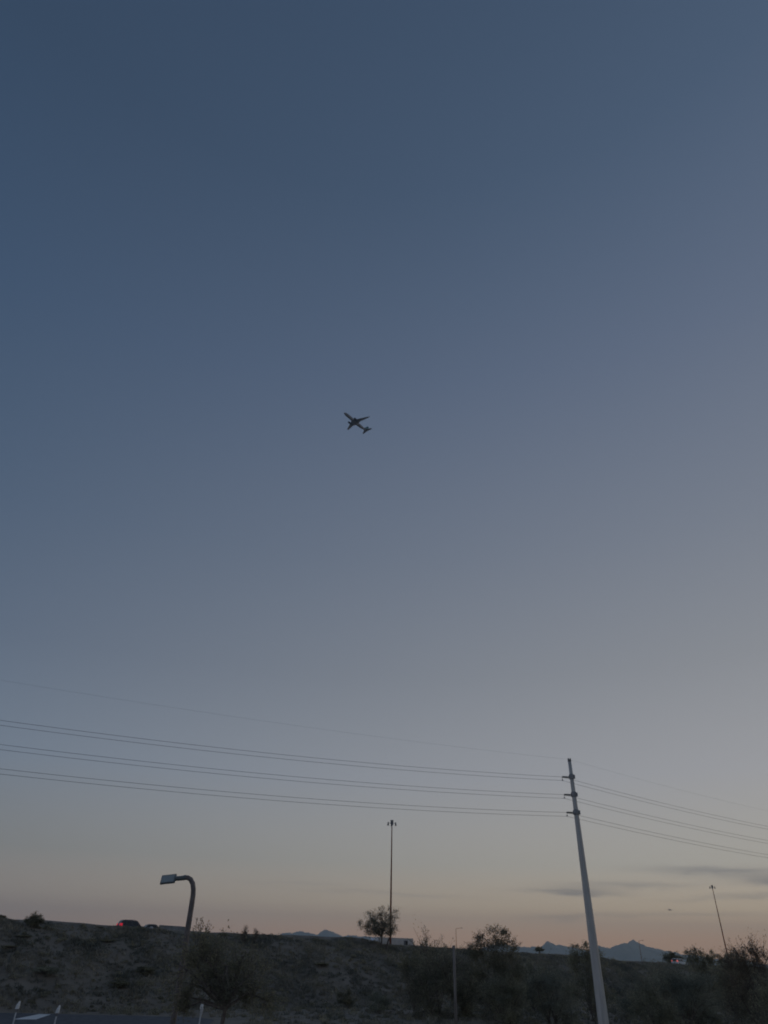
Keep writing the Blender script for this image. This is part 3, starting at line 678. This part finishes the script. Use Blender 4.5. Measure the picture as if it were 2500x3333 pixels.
def mast(x, y, top, label, rz):
    z0 = ground_z(x, y)
    t = empty('high_mast_light', (x, y, z0), rz, label, 'light mast', 'high-mast freeway lights')
    h = top - z0
    MB().tube([(0, 0, -0.5), (0, 0, h * 0.3), (0, 0, h * 0.65), (0, 0, h - 1.2)], [0.30, 0.24, 0.185, 0.13], 12).build('shaft', mast_m, t, True)
    MB().tube([(0, 0, h - 1.6), (0, 0, h - 1.35), (0, 0, h - 0.85), (0, 0, h - 0.22), (0, 0, h - 0.2), (0, 0, h)], [0.13, 0.16, 0.44, 0.36, 0.45, 0.42], 12).build('hub', dark_metal, t)
    for k in range(4):
        a = k * math.pi / 2
        c_, s_ = math.cos(a), math.sin(a)
        ar = MB().tube([(0.3 * c_, 0.3 * s_, h - 0.75), (0.98 * c_, 0.98 * s_, h - 0.72)], 0.045, 6).build('arm', dark_metal, t)
        MB().tube([(1.03 * c_, 1.03 * s_, h - 0.5), (1.03 * c_, 1.03 * s_, h - 0.62), (1.03 * c_, 1.03 * s_, h - 0.9), (1.05 * c_, 1.05 * s_, h - 1.0), (1.06 * c_, 1.06 * s_, h - 1.36)],
                  [0.11, 0.17, 0.17, 0.20, 0.27], 10).build('luminaire', dark_metal, ar)
    return t


mast(4.46, 199.95, 37.2, 'tall thin light mast rising behind the crest mesquite at centre', R(4))
mast(151.56, 337.5, 35.7, 'far thin light mast at the right, seen leaning, with a ring of lamps', R(-22))


def cobra(x, y, top, label, rz, ln):
    z0 = ground_z(x, y); h = top - z0
    t = empty('roadside_lamp', (x, y, z0), rz, label, 'street lamp', 'far roadside lamps')
    MB().tube([(0, 0, -0.4), (0, 0, h - 0.5)], [0.16, 0.10], 8).build('post', mast_m, t)
    MB().tube([(0, 0, h - 0.5), (0.2, 0, h - 0.15), (ln * 0.5, 0, h), (ln - 0.5, 0, h + 0.12)], [0.09, 0.08, 0.07, 0.06], 6).build('arm', mast_m, t)
    MB().loft([[(ln - 0.6, yy, h + 0.12 + zz) for yy, zz in ((-.12, 0), (.12, 0), (.1, .14), (-.1, .14))],
               [(ln, yy, h + 0.10 + zz) for yy, zz in ((-.26, -.08), (.26, -.08), (.2, .2), (-.2, .2))],
               [(ln + 0.5, yy, h + 0.14 + zz) for yy, zz in ((-.16, 0), (.16, 0), (.1, .1), (-.1, .1))]]).build('lamp_head', dark_metal, t)


cobra(42.25, 397.8, 18.8, 'small far lamp post with its arm to the right, above the slim grey pole', 0, 3.0)
cobra(179.9, 530.3, 18.9, 'faint far lamp post in front of the sharp blue peak', 0, 2.9)

# ------------------------------------------------------------------ marker posts at the lot
post_m = mat('post_white', (0.55, 0.56, 0.56), 0.6, var=0.12, scale=7)
cap_m = mat('post_cap_white', (0.83, 0.84, 0.83), 0.45, var=0.05, scale=9)
for lb, x, y, tp, bulge in [('slim white post with a pointed cap at the left picture edge', -24.3, 57.04, 2.48, 0), ('slim white post with a pointed cap beside the painted bar', -21.86, 58.02, 2.25, 0),
                            ('slim white post with a pointed cap at the rounded end of the asphalt', -12.44, 60.74, 2.53, 1)]:
    t = empty('marker_post', (x, y, 0), 0, lb, 'post', 'white posts on the parking lot')
    MB().tube([(0, 0, -0.2), (0, 0, tp - 0.62)], [0.05, 0.045], 10).build('shaft', post_m, t, True)
    MB().tube([(0, 0, tp - 0.62), (0, 0, tp - 0.44)], [0.058, 0.058], 10).build('dark_band' if not bulge else 'collar', dark_metal if not bulge else post_m, t)
    if bulge:
        MB().tube([(0.02, 0, tp - 0.9), (0.04, 0, tp - 0.62), (0.05, 0, tp - 0.4), (0.02, 0, tp - 0.36)], [0.05, 0.10, 0.12, 0.05], 8).build('reflector', post_m, t)
    MB().loft([[(0.10 * c_, 0.085 * s_, tp - 0.44) for c_, s_ in ((-1, -1), (1, -1), (1, 1), (-1, 1))],
               [(0.10 * c_ + 0.012, 0.085 * s_, tp - 0.22) for c_, s_ in ((-0.85, -1), (1, -1), (1, 1), (-0.85, 1))],
               [(0.10 * c_ + 0.06, 0.06 * s_, tp) for c_, s_ in ((-0.2, -0.6), (0.4, -0.6), (0.4, 0.6), (-0.2, 0.6))]]).build('pointed_cap', cap_m, t)

# ------------------------------------------------------------------ vehicles
glass = mat('dark_glass', (0.02, 0.023, 0.028), 0.12, spec=0.6, var=0.1)
rubber = mat('tyre_rubber', (0.02, 0.02, 0.021), 0.9, var=0.2)
rim_m = mat('alloy_rim', (0.3, 0.3, 0.31), 0.4, 0.8, var=0.1)
red_lit = mat('lit_tail_lamp', (0.5, 0.02, 0.02), 0.4, emit=((1.0, 0.05, 0.09), 0.38))
red_lit2 = mat('bright_tail_lamp', (0.6, 0.05, 0.05), 0.4, emit=((1.0, 0.22, 0.2), 0.45))
lamp_white = mat('head_lamp_glass', (0.6, 0.62, 0.65), 0.3, spec=0.6)
black_plastic = mat('black_plastic', (0.025, 0.025, 0.027), 0.7, var=0.1)


def car(name, label, x, y, heading, paint_m, L=4.7, W=1.86, H=1.68, suv=True, tail=None, group=None):
    """x forward, y left. Lofted body with wheel-arch shoulders, cabin with tumblehome, glass set on the cabin."""
    z0 = ground_z(x, y) + 0.03
    t = empty(name, (x, y, z0), heading, label, 'car', group)
    hl, hw = L / 2, W / 2
    belt = 0.60 * H if suv else 0.64 * H
    clear = 0.2
    secs = [(-hl, 0.80, 0.40, belt * 0.80), (-hl + 0.10, 0.92, 0.30, belt * 0.97), (-hl + 0.7, 1.0, clear, belt), (-0.3, 1.0, clear, belt), (hl * 0.36, 1.0, clear, belt * 0.985), (hl * 0.62, 0.98, clear, belt * 0.90),
            (hl - 0.28, 0.93, 0.26, belt * 0.76), (hl - 0.06, 0.80, 0.34, belt * 0.66), (hl, 0.66, 0.40, belt * 0.55)]
    rings = []
    for (xx, k, zb, zt) in secs:
        w = hw * k; zm = zb + (zt - zb) * 0.55
        rings.append([(xx, -w * 0.90, zb), (xx, -w, zb + 0.12), (xx, -w, zm), (xx, -w * 0.95, zt - 0.05), (xx, -w * 0.86, zt), (xx, w * 0.86, zt), (xx, w * 0.95, zt - 0.05), (xx, w, zm), (xx, w, zb + 0.12), (xx, w * 0.90, zb)])
    MB().loft(rings).build('body', paint_m, t, True)
    if suv: cx = [(-hl + 0.12, -hl + 0.52), (hl * 0.40, hl * 0.10)]
    else: cx = [(-hl + 0.55, -hl + 1.25), (hl * 0.42, hl * 0.06)]
    (rb, rt), (fb, ft) = cx
    zb, zt = belt - 0.04, H
    wb, wt = hw * 0.90, hw * 0.70
    zr = H - 0.07
    cab = [[(rb, -wb, zb), (fb, -wb, zb), (fb, wb, zb), (rb, wb, zb)], [(rt - 0.06, -wt - 0.03, zr), (ft + 0.1, -wt - 0.03, zr), (ft + 0.1, wt + 0.03, zr), (rt - 0.06, wt + 0.03, zr)],
           [(rt + 0.16, -wt + 0.1, zt), (ft - 0.12, -wt + 0.1, zt - 0.01), (ft - 0.12, wt - 0.1, zt - 0.01), (rt + 0.16, wt - 0.1, zt)]]
    cabo = MB().loft(cab).build('cabin', paint_m, t)
    lo, hi = [Vector(p) for p in cab[0]], [Vector(p) for p in cab[1]]

    def pane(nm, a, b, c, d, f0, f1, g0, g1):
        # a,b lower edge, d,c upper edge; bilinear inset, lifted off the cabin
        def P(s, q): return (a.lerp(b, s)).lerp(d.lerp(c, s), q)
        v = [P(f0, g0), P(f1, g0), P(f1, g1), P(f0, g1)]
        nrm = (v[1] - v[0]).cross(v[3] - v[0]).normalized() * 0.012
        MB().add([p + nrm for p in v] + [p - nrm for p in v], [(0, 1, 2, 3), (7, 6, 5, 4), (0, 4, 5, 1), (1, 5, 6, 2), (2, 6, 7, 3), (3, 7, 4, 0)]).build(nm, glass, t)
    pane('rear_window', lo[3], lo[0], hi[0], hi[3], 0.07, 0.93, 0.14, 0.92)
    pane('windshield', lo[1], lo[2], hi[2], hi[1], 0.05, 0.95, 0.10, 0.95)
    for a, b, c, d in ((lo[0], lo[1], hi[1], hi[0]), (lo[2], lo[3], hi[3], hi[2])):
        for f0, f1 in ((0.07, 0.27), (0.30, 0.58), (0.61, 0.90)): pane('side_window', a, b, c, d, f0, f1, 0.14, 0.90)
    wr = 0.36 if suv else 0.33
    for xx in (-hl + 0.92, hl - 0.88):
        for s in (-1, 1):
            yy = s * (hw - 0.10)
            ty = MB().tube([(xx, yy - 0.11, wr), (xx, yy - 0.09, wr), (xx, yy + 0.09, wr), (xx, yy + 0.11, wr)], [wr * 0.9, wr, wr, wr * 0.9], 18).build('wheel', rubber, t)
            MB().tube([(xx, yy + s * 0.112, wr), (xx, yy + s * 0.125, wr)], [wr * 0.62, wr * 0.55], 12).build('rim', rim_m, ty)
    for s in (-1, 1):
        tl = MB()
        lift = 0.27 if suv else 0.0
        tl.loft([[(-hl + 0.02 + lift * .4, s * hw * a, z + lift) for a, z in ((0.60, belt * 0.62), (0.86, belt * 0.62), (0.84, belt * 0.99), (0.60, belt * 0.96))],
                 [(-hl + 0.34 + lift * .5, s * hw * a, z + lift) for a, z in ((0.66, belt * 0.66), (1.015, belt * 0.66), (0.93 if suv else 0.99, belt * 1.0), (0.66, belt * 1.0))]])
        tl.build('tail_light', tail or red_lit, t)
        MB().loft([[(hl - 0.04, s * hw * a, z) for a, z in ((0.50, belt * 0.56), (0.76, belt * 0.56), (0.76, belt * 0.70), (0.50, belt * 0.70))],
                   [(hl - 0.42, s * hw * a, z) for a, z in ((0.55, belt * 0.62), (0.985, belt * 0.62), (0.96, belt * 0.82), (0.55, belt * 0.82))]]).build('head_light', lamp_white, t)
        MB().box((fb - 0.32, s * (hw + 0.10), belt + 0.06), (0.14, 0.22, 0.15)).build('mirror', black_plastic, t)
    MB().box((-hl - 0.02, 0, 0.45), (0.14, W * 0.86, 0.24)).build('bumper', black_plastic, t)
    MB().box((hl - 0.02, 0, 0.40), (0.14, W * 0.74, 0.20)).build('bumper', black_plastic, t)
    if suv:
        for s in (-1, 1): MB().tube([(rt + 0.2, s * wt * 0.9, zt - 0.01), (rt + 0.3, s * wt * 0.9, zt + 0.04), (ft - 0.3, s * wt * 0.9, zt + 0.04), (ft - 0.15, s * wt * 0.9, zt - 0.01)], 0.018, 5).build('roof_rail', black_plastic, t)
    return t


dark_blue = mat('dark_blue_paint', (0.03, 0.037, 0.052), 0.3, 0.1, spec=0.5, var=0.08)
white_car_m = mat('white_car_paint', (0.62, 0.65, 0.66), 0.35, spec=0.5, var=0.05)
grey_car_m = mat('charcoal_car_paint', (0.025, 0.027, 0.032), 0.35, spec=0.5, var=0.05)
cx_, cy_ = xy(19.9, 6.0)
car('suv_car', 'dark blue sport utility vehicle with lit red tail lights on the left skyline', cx_, cy_, HEADING, dark_blue, 4.85, 1.92, 1.74)
cx_, cy_ = xy(24.5, 9.9)
car('low_car', 'dark car of which only the roof bump shows ahead of the dark blue vehicle', cx_, cy_, HEADING, grey_car_m, 4.5, 1.8, 1.56, False)
cx_, cy_ = xy(160.5, 6.2)
car('hatch_car', 'white car with glowing tail light among the trees at the right', cx_, cy_, HEADING, white_car_m, 4.6, 1.85, 1.62, True, red_lit2)

# concrete barrier on the freeway shoulder ahead of the dark cars
conc = mat('concrete', (0.26, 0.265, 0.27), 0.9, var=0.2, scale=2.5)
us_b = np.arange(23.0, 28.3, 0.9)
rings = []
for u0 in us_b:
    zc0 = float(hill(u0, 4.0)) - 0.05; rg_ = []
    for dv, dz in ((-0.3, 0), (-0.3, 0.08), (-0.14, 0.34), (-0.08, 0.95), (0.08, 0.95), (0.14, 0.34), (0.3, 0.08), (0.3, 0)):
        bx, by = xy(u0, 3.2 + dv); rg_.append((bx, by, zc0 + dz * 1.45))
    rings.append(rg_)
tag(MB().loft(rings).build('concrete_barrier', conc), 'low blue-grey concrete barrier on the skyline left of the curved lamp', 'barrier')

# pale stone on the slope under the barrier
rx0, ry0 = -31.84, 112.6
rzv = ground_z(rx0, ry0)
rr0 = random.Random(5)
rings = []
for k, (zz, q) in enumerate(((-0.1, 0.8), (0.08, 1.0), (0.24, 0.82), (0.34, 0.4))):
    rings.append([(rx0 + math.cos(a_ * math.pi / 4) * 0.30 * q * rr0.uniform(.85, 1.15), ry0 + math.sin(a_ * math.pi / 4) * 0.2 * q * rr0.uniform(.85, 1.15), rzv + zz) for a_ in range(8)])
tag(MB().loft(rings).build('pale_stone', mat('pale_stone', (0.5, 0.5, 0.52), 0.9, var=0.15, scale=6)), 'small pale stone on the slope just below the dark cars', 'stone')

# dark cabinet at the crest
bx, by = xy(67.8, -0.4); bz = ground_z(bx, by)
cb = empty('utility_cabinet', (bx, by, bz), HEADING, 'small dark utility cabinet on the embankment edge before the trailer', 'cabinet')
MB().box((0, 0, 0.30), (0.55, 0.5, 0.66)).build('housing', dark_metal, cb)
MB().box((0, 0, 0.655), (0.62, 0.57, 0.05)).build('lid', dark_metal, cb)
MB().box((0, -0.262, 0.32), (0.44, 0.02, 0.5)).build('door', black_plastic, cb)

# semi truck on the far road, coming towards the left
tx, ty_ = xy(122.6, 91.5)
tz = ground_z(tx, ty_) + 0.03
truck = empty('semi_truck', (tx, ty_, tz), HEADING, 'semi truck with blue and white cab and long pale trailer behind the crest mesquite', 'truck')
tr_white = mat('trailer_white', (0.58, 0.55, 0.52), 0.5, var=0.06, scale=1.0)
cab_white = mat('cab_white', (0.74, 0.76, 0.80), 0.35, spec=0.5)
cab_blue = mat('cab_blue', (0.05, 0.10, 0.32), 0.35, spec=0.5, var=0.08)
# x grows backwards along the road (+u), the nose is at x = 0
MB().loft([[(0.0, y_, z_) for y_, z_ in ((-.85, .6), (.85, .6), (.8, 1.5), (-.8, 1.5))], [(0.5, y_, z_) for y_, z_ in ((-1.05, .55), (1.05, .55), (1.0, 1.85), (-1.0, 1.85))],
           [(1.9, y_, z_) for y_, z_ in ((-1.15, .55), (1.15, .55), (1.1, 2.15), (-1.1, 2.15))]]).build('hood', cab_blue, truck)
MB().loft([[(1.9, y_, z_) for y_, z_ in ((-1.2, .55), (1.2, .55), (1.2, 2.2), (-1.2, 2.2))], [(4.3, y_, z_) for y_, z_ in ((-1.22, .55), (1.22, .55), (1.22, 2.2), (-1.22, 2.2))]]).build('cab_base', cab_blue, truck)
MB().loft([[(1.92, y_, 2.203) for y_ in ()] or [(1.95, -1.2, 2.203), (4.3, -1.22, 2.203), (4.3, 1.22, 2.203), (1.95, 1.2, 2.203)], [(2.3, -1.12, 3.0), (4.3, -1.2, 3.0), (4.3, 1.2, 3.0), (2.3, 1.12, 3.0)],
           [(3.1, -1.0, 3.9), (4.3, -1.1, 4.05), (4.3, 1.1, 4.05), (3.1, 1.0, 3.9)]]).build('cab_top', cab_white, truck)
MB().add([(2.03, -1.0, 2.35), (2.03, 1.0, 2.35), (2.28, 0.95, 2.95), (2.28, -0.95, 2.95)], [(0, 1, 2, 3)]).build('windshield', glass, truck)
for s in (-1, 1):
    MB().box((2.85, s * 1.205, 2.6), (0.8, 0.05, 0.55)).build('side_window', glass, truck)
    MB().box((1.85, s * 1.5, 2.5), (0.16, 0.22, 0.7)).build('mirror', cab_white, truck)
    MB().tube([(4.5, s * 1.0, 0.8), (4.5, s * 1.0, 4.1)], 0.09, 8).build('exhaust_stack', rim_m, truck)
trl = MB().box((11.6, 0, 2.68), (13.4, 2.56, 2.86)).build('trailer', tr_white, truck)
for k in range(24):
    for s in (-1, 1): MB().box((5.2 + k * 0.555, s * 1.288, 2.68), (0.05, 0.02, 2.7)).build('trailer_rib', tr_white, trl)
MB().box((11.6, 0, 1.10), (13.0, 1.0, 0.3)).build('chassis', black_plastic, truck)
for xx in (1.3, 4.7, 6.0, 16.2, 17.5):
    for s in (-1, 1):
        w_ = MB().tube([(xx, s * 1.0 - 0.16, 0.5), (xx, s * 1.0 + 0.16, 0.5)], 0.5, 18).build('wheel', rubber, truck)
        MB().tube([(xx, s * 1.165, 0.5), (xx, s * 1.18, 0.5)], 0.28, 12).build('rim', rim_m, w_)

# ------------------------------------------------------------------ airliner
air_white = mat('aircraft_paint', (0.34, 0.34, 0.36), 0.4, spec=0.5, var=0.05, scale=0.5)
air_dark = mat('aircraft_dark_blue', (0.05, 0.06, 0.10), 0.4, spec=0.5, var=0.05, scale=0.5)
air_tail = mat('aircraft_tail_teal', (0.06, 0.16, 0.17), 0.4, spec=0.5, var=0.1, scale=0.5)
air_metal = mat('aircraft_engine_metal', (0.09, 0.10, 0.13), 0.4, 0.3, var=0.05)
jet = empty('airliner', (0, 0, 0), 0, 'twin-engined passenger jet climbing in the middle of the sky, seen from below', 'airplane')
XS = [(0, .05, -.35), (.5, .65, -.3), (1.5, 1.15, -.2), (3.0, 1.6, -.08), (5.0, 1.86, 0), (8, 1.88, 0), (24, 1.88, 0), (27, 1.8, .08), (30, 1.5, .35), (33, 1.08, .75), (36, .6, 1.05), (38.4, .22, 1.2)]
rings = [[(x - 18, r * math.sin(2 * math.pi * k / 20), zc + r * math.cos(2 * math.pi * k / 20) * 1.06) for k in range(20)] for x, r, zc in XS]
fus = MB().loft(rings).build('fuselage', air_white, jet, True)
cw = MB()
for s in (-1, 1):
    cw.add([(1.75 - 18, s * 0.25, 0.93), (1.7 - 18, s * 0.78, 0.72), (2.45 - 18, s * 0.98, 1.0), (2.5 - 18, s * 0.3, 1.35)], [(0, 1, 2, 3)])
cw.build('cockpit_windows', glass, fus)


def foil(rows):
    """rows: (x_le, chord, y, z, thickness) -> closed lens sections"""
    rg_ = []
    for xl, ch, y_, z_, th in rows:
        rg_.append([(xl - 18 + ch * a, y_, z_ + th * b) for a, b in ((0, 0), (.08, .35), (.3, .55), (.6, .4), (1, 0), (.6, -.3), (.3, -.42), (.08, -.28))])
    return MB().loft(rg_)


for s in (-1, 1):
    w_ = foil([(13.0, 8.6, s * 1.2, -1.1, 1.0), (14.8, 6.2, s * 3.6, -0.85, .75), (16.2, 4.4, s * 6.5, -.5, .5), (21.0, 1.9, s * 16.6, .7, .2)]).build('wing', air_white, jet, True)
    foil([(21.0, 1.9, s * 16.602, .7, .12), (22.0, 1.35, s * 17.15, 1.4, .10), (23.1, .7, s * 17.5, 3.0, .06)]).build('winglet', air_white, w_, True)
    for yy in (5.2, 8.4, 11.6): MB().tube([(18.2 + (yy - 5) * .28 - 18, s * yy, -0.95 + yy * .09), (19.6 + (yy - 5) * .28 - 18, s * yy, -1.05 + yy * .09), (22.0 + (yy - 5) * .18 - 18, s * yy, -0.75 + yy * .09)], [.08, .24, .06], 8).build('flap_fairing', air_white, w_)
    en = MB().tube([(12.2 - 18, s * 4.9, -1.9), (12.5 - 18, s * 4.9, -1.9), (13.6 - 18, s * 4.9, -1.9), (15.4 - 18, s * 4.9, -1.85), (16.6 - 18, s * 4.9, -1.8)], [.92, 1.05, 1.12, 1.0, .72], 18).build('engine', air_metal, jet, True)
    MB().tube([(12.18 - 18, s * 4.9, -1.9), (12.16 - 18, s * 4.9, -1.9)], [.82, .80], 16).build('fan', black_plastic, en)
    MB().tube([(16.6 - 18, s * 4.9, -1.8), (18.0 - 18, s * 4.9, -1.7)], [.5, .15], 12).build('exhaust_cone', air_metal, en)
    MB().loft([[(xx - 18, s * 4.9 + dy, zz) for dy in (-.14, .14) for zz in ((z_, z_ + hh_) if dy < 0 else (z_ + hh_, z_))] for xx, z_, hh_ in ((13.4, -1.0, .2), (15.6, -.95, .4), (18.4, -.9, .35))]).build('pylon', air_white, en)
    foil([(33.6, 4.1, s * .5, 1.15, .42), (37.2, 1.5, s * 7.1, 1.55, .14)]).build('tailplane', air_white, jet, True)
fn = []
for xl, ch, zz, th in ((31.0, 6.1, 1.2, .5), (33.2, 4.5, 3.2, .4), (37.2, 2.0, 8.9, .2)):
    fn.append([(xl - 18 + ch * a, th * b * .8, zz) for a, b in ((0, 0), (.1, .4), (.35, .55), (.7, .3), (1, 0), (.7, -.3), (.35, -.55), (.1, -.4))])
MB().loft(fn).build('tail_fin', air_tail, jet, True)
MB().loft([[(xx - 18, y_, z_) for y_, z_ in ((-w1, -1.75), (w1, -1.75), (w1 * .7, -2.2), (-w1 * .7, -2.2))] for xx, w1 in ((11.5, .5), (14, 1.5), (20, 1.6), (23.5, .5))]).build('belly_fairing', air_white, jet, True)


def orient(o, loc, fwd, up):
    f = Vector(fwd).normalized(); u = Vector(up); aft = -f
    u = (u - aft * u.dot(aft)).normalized(); y_ = u.cross(aft)
    M = Matrix((aft, y_, u)).transposed().to_4x4(); M.translation = Vector(loc)
    o.matrix_world = M


orient(jet, (-35.9, 572.6, 515.7), (-0.69, -0.71, 0.13), (0.11, 0.07, 0.99))
jet2 = copy_tree(jet)
jet2.name = 'airliner'
tag(jet2, 'tiny far airplane speck low in the sky left of the right-hand mast', 'airplane')
orient(jet2, (1136, 2938, 182), (-0.22, -0.97, -0.03), (0, 0, 1))
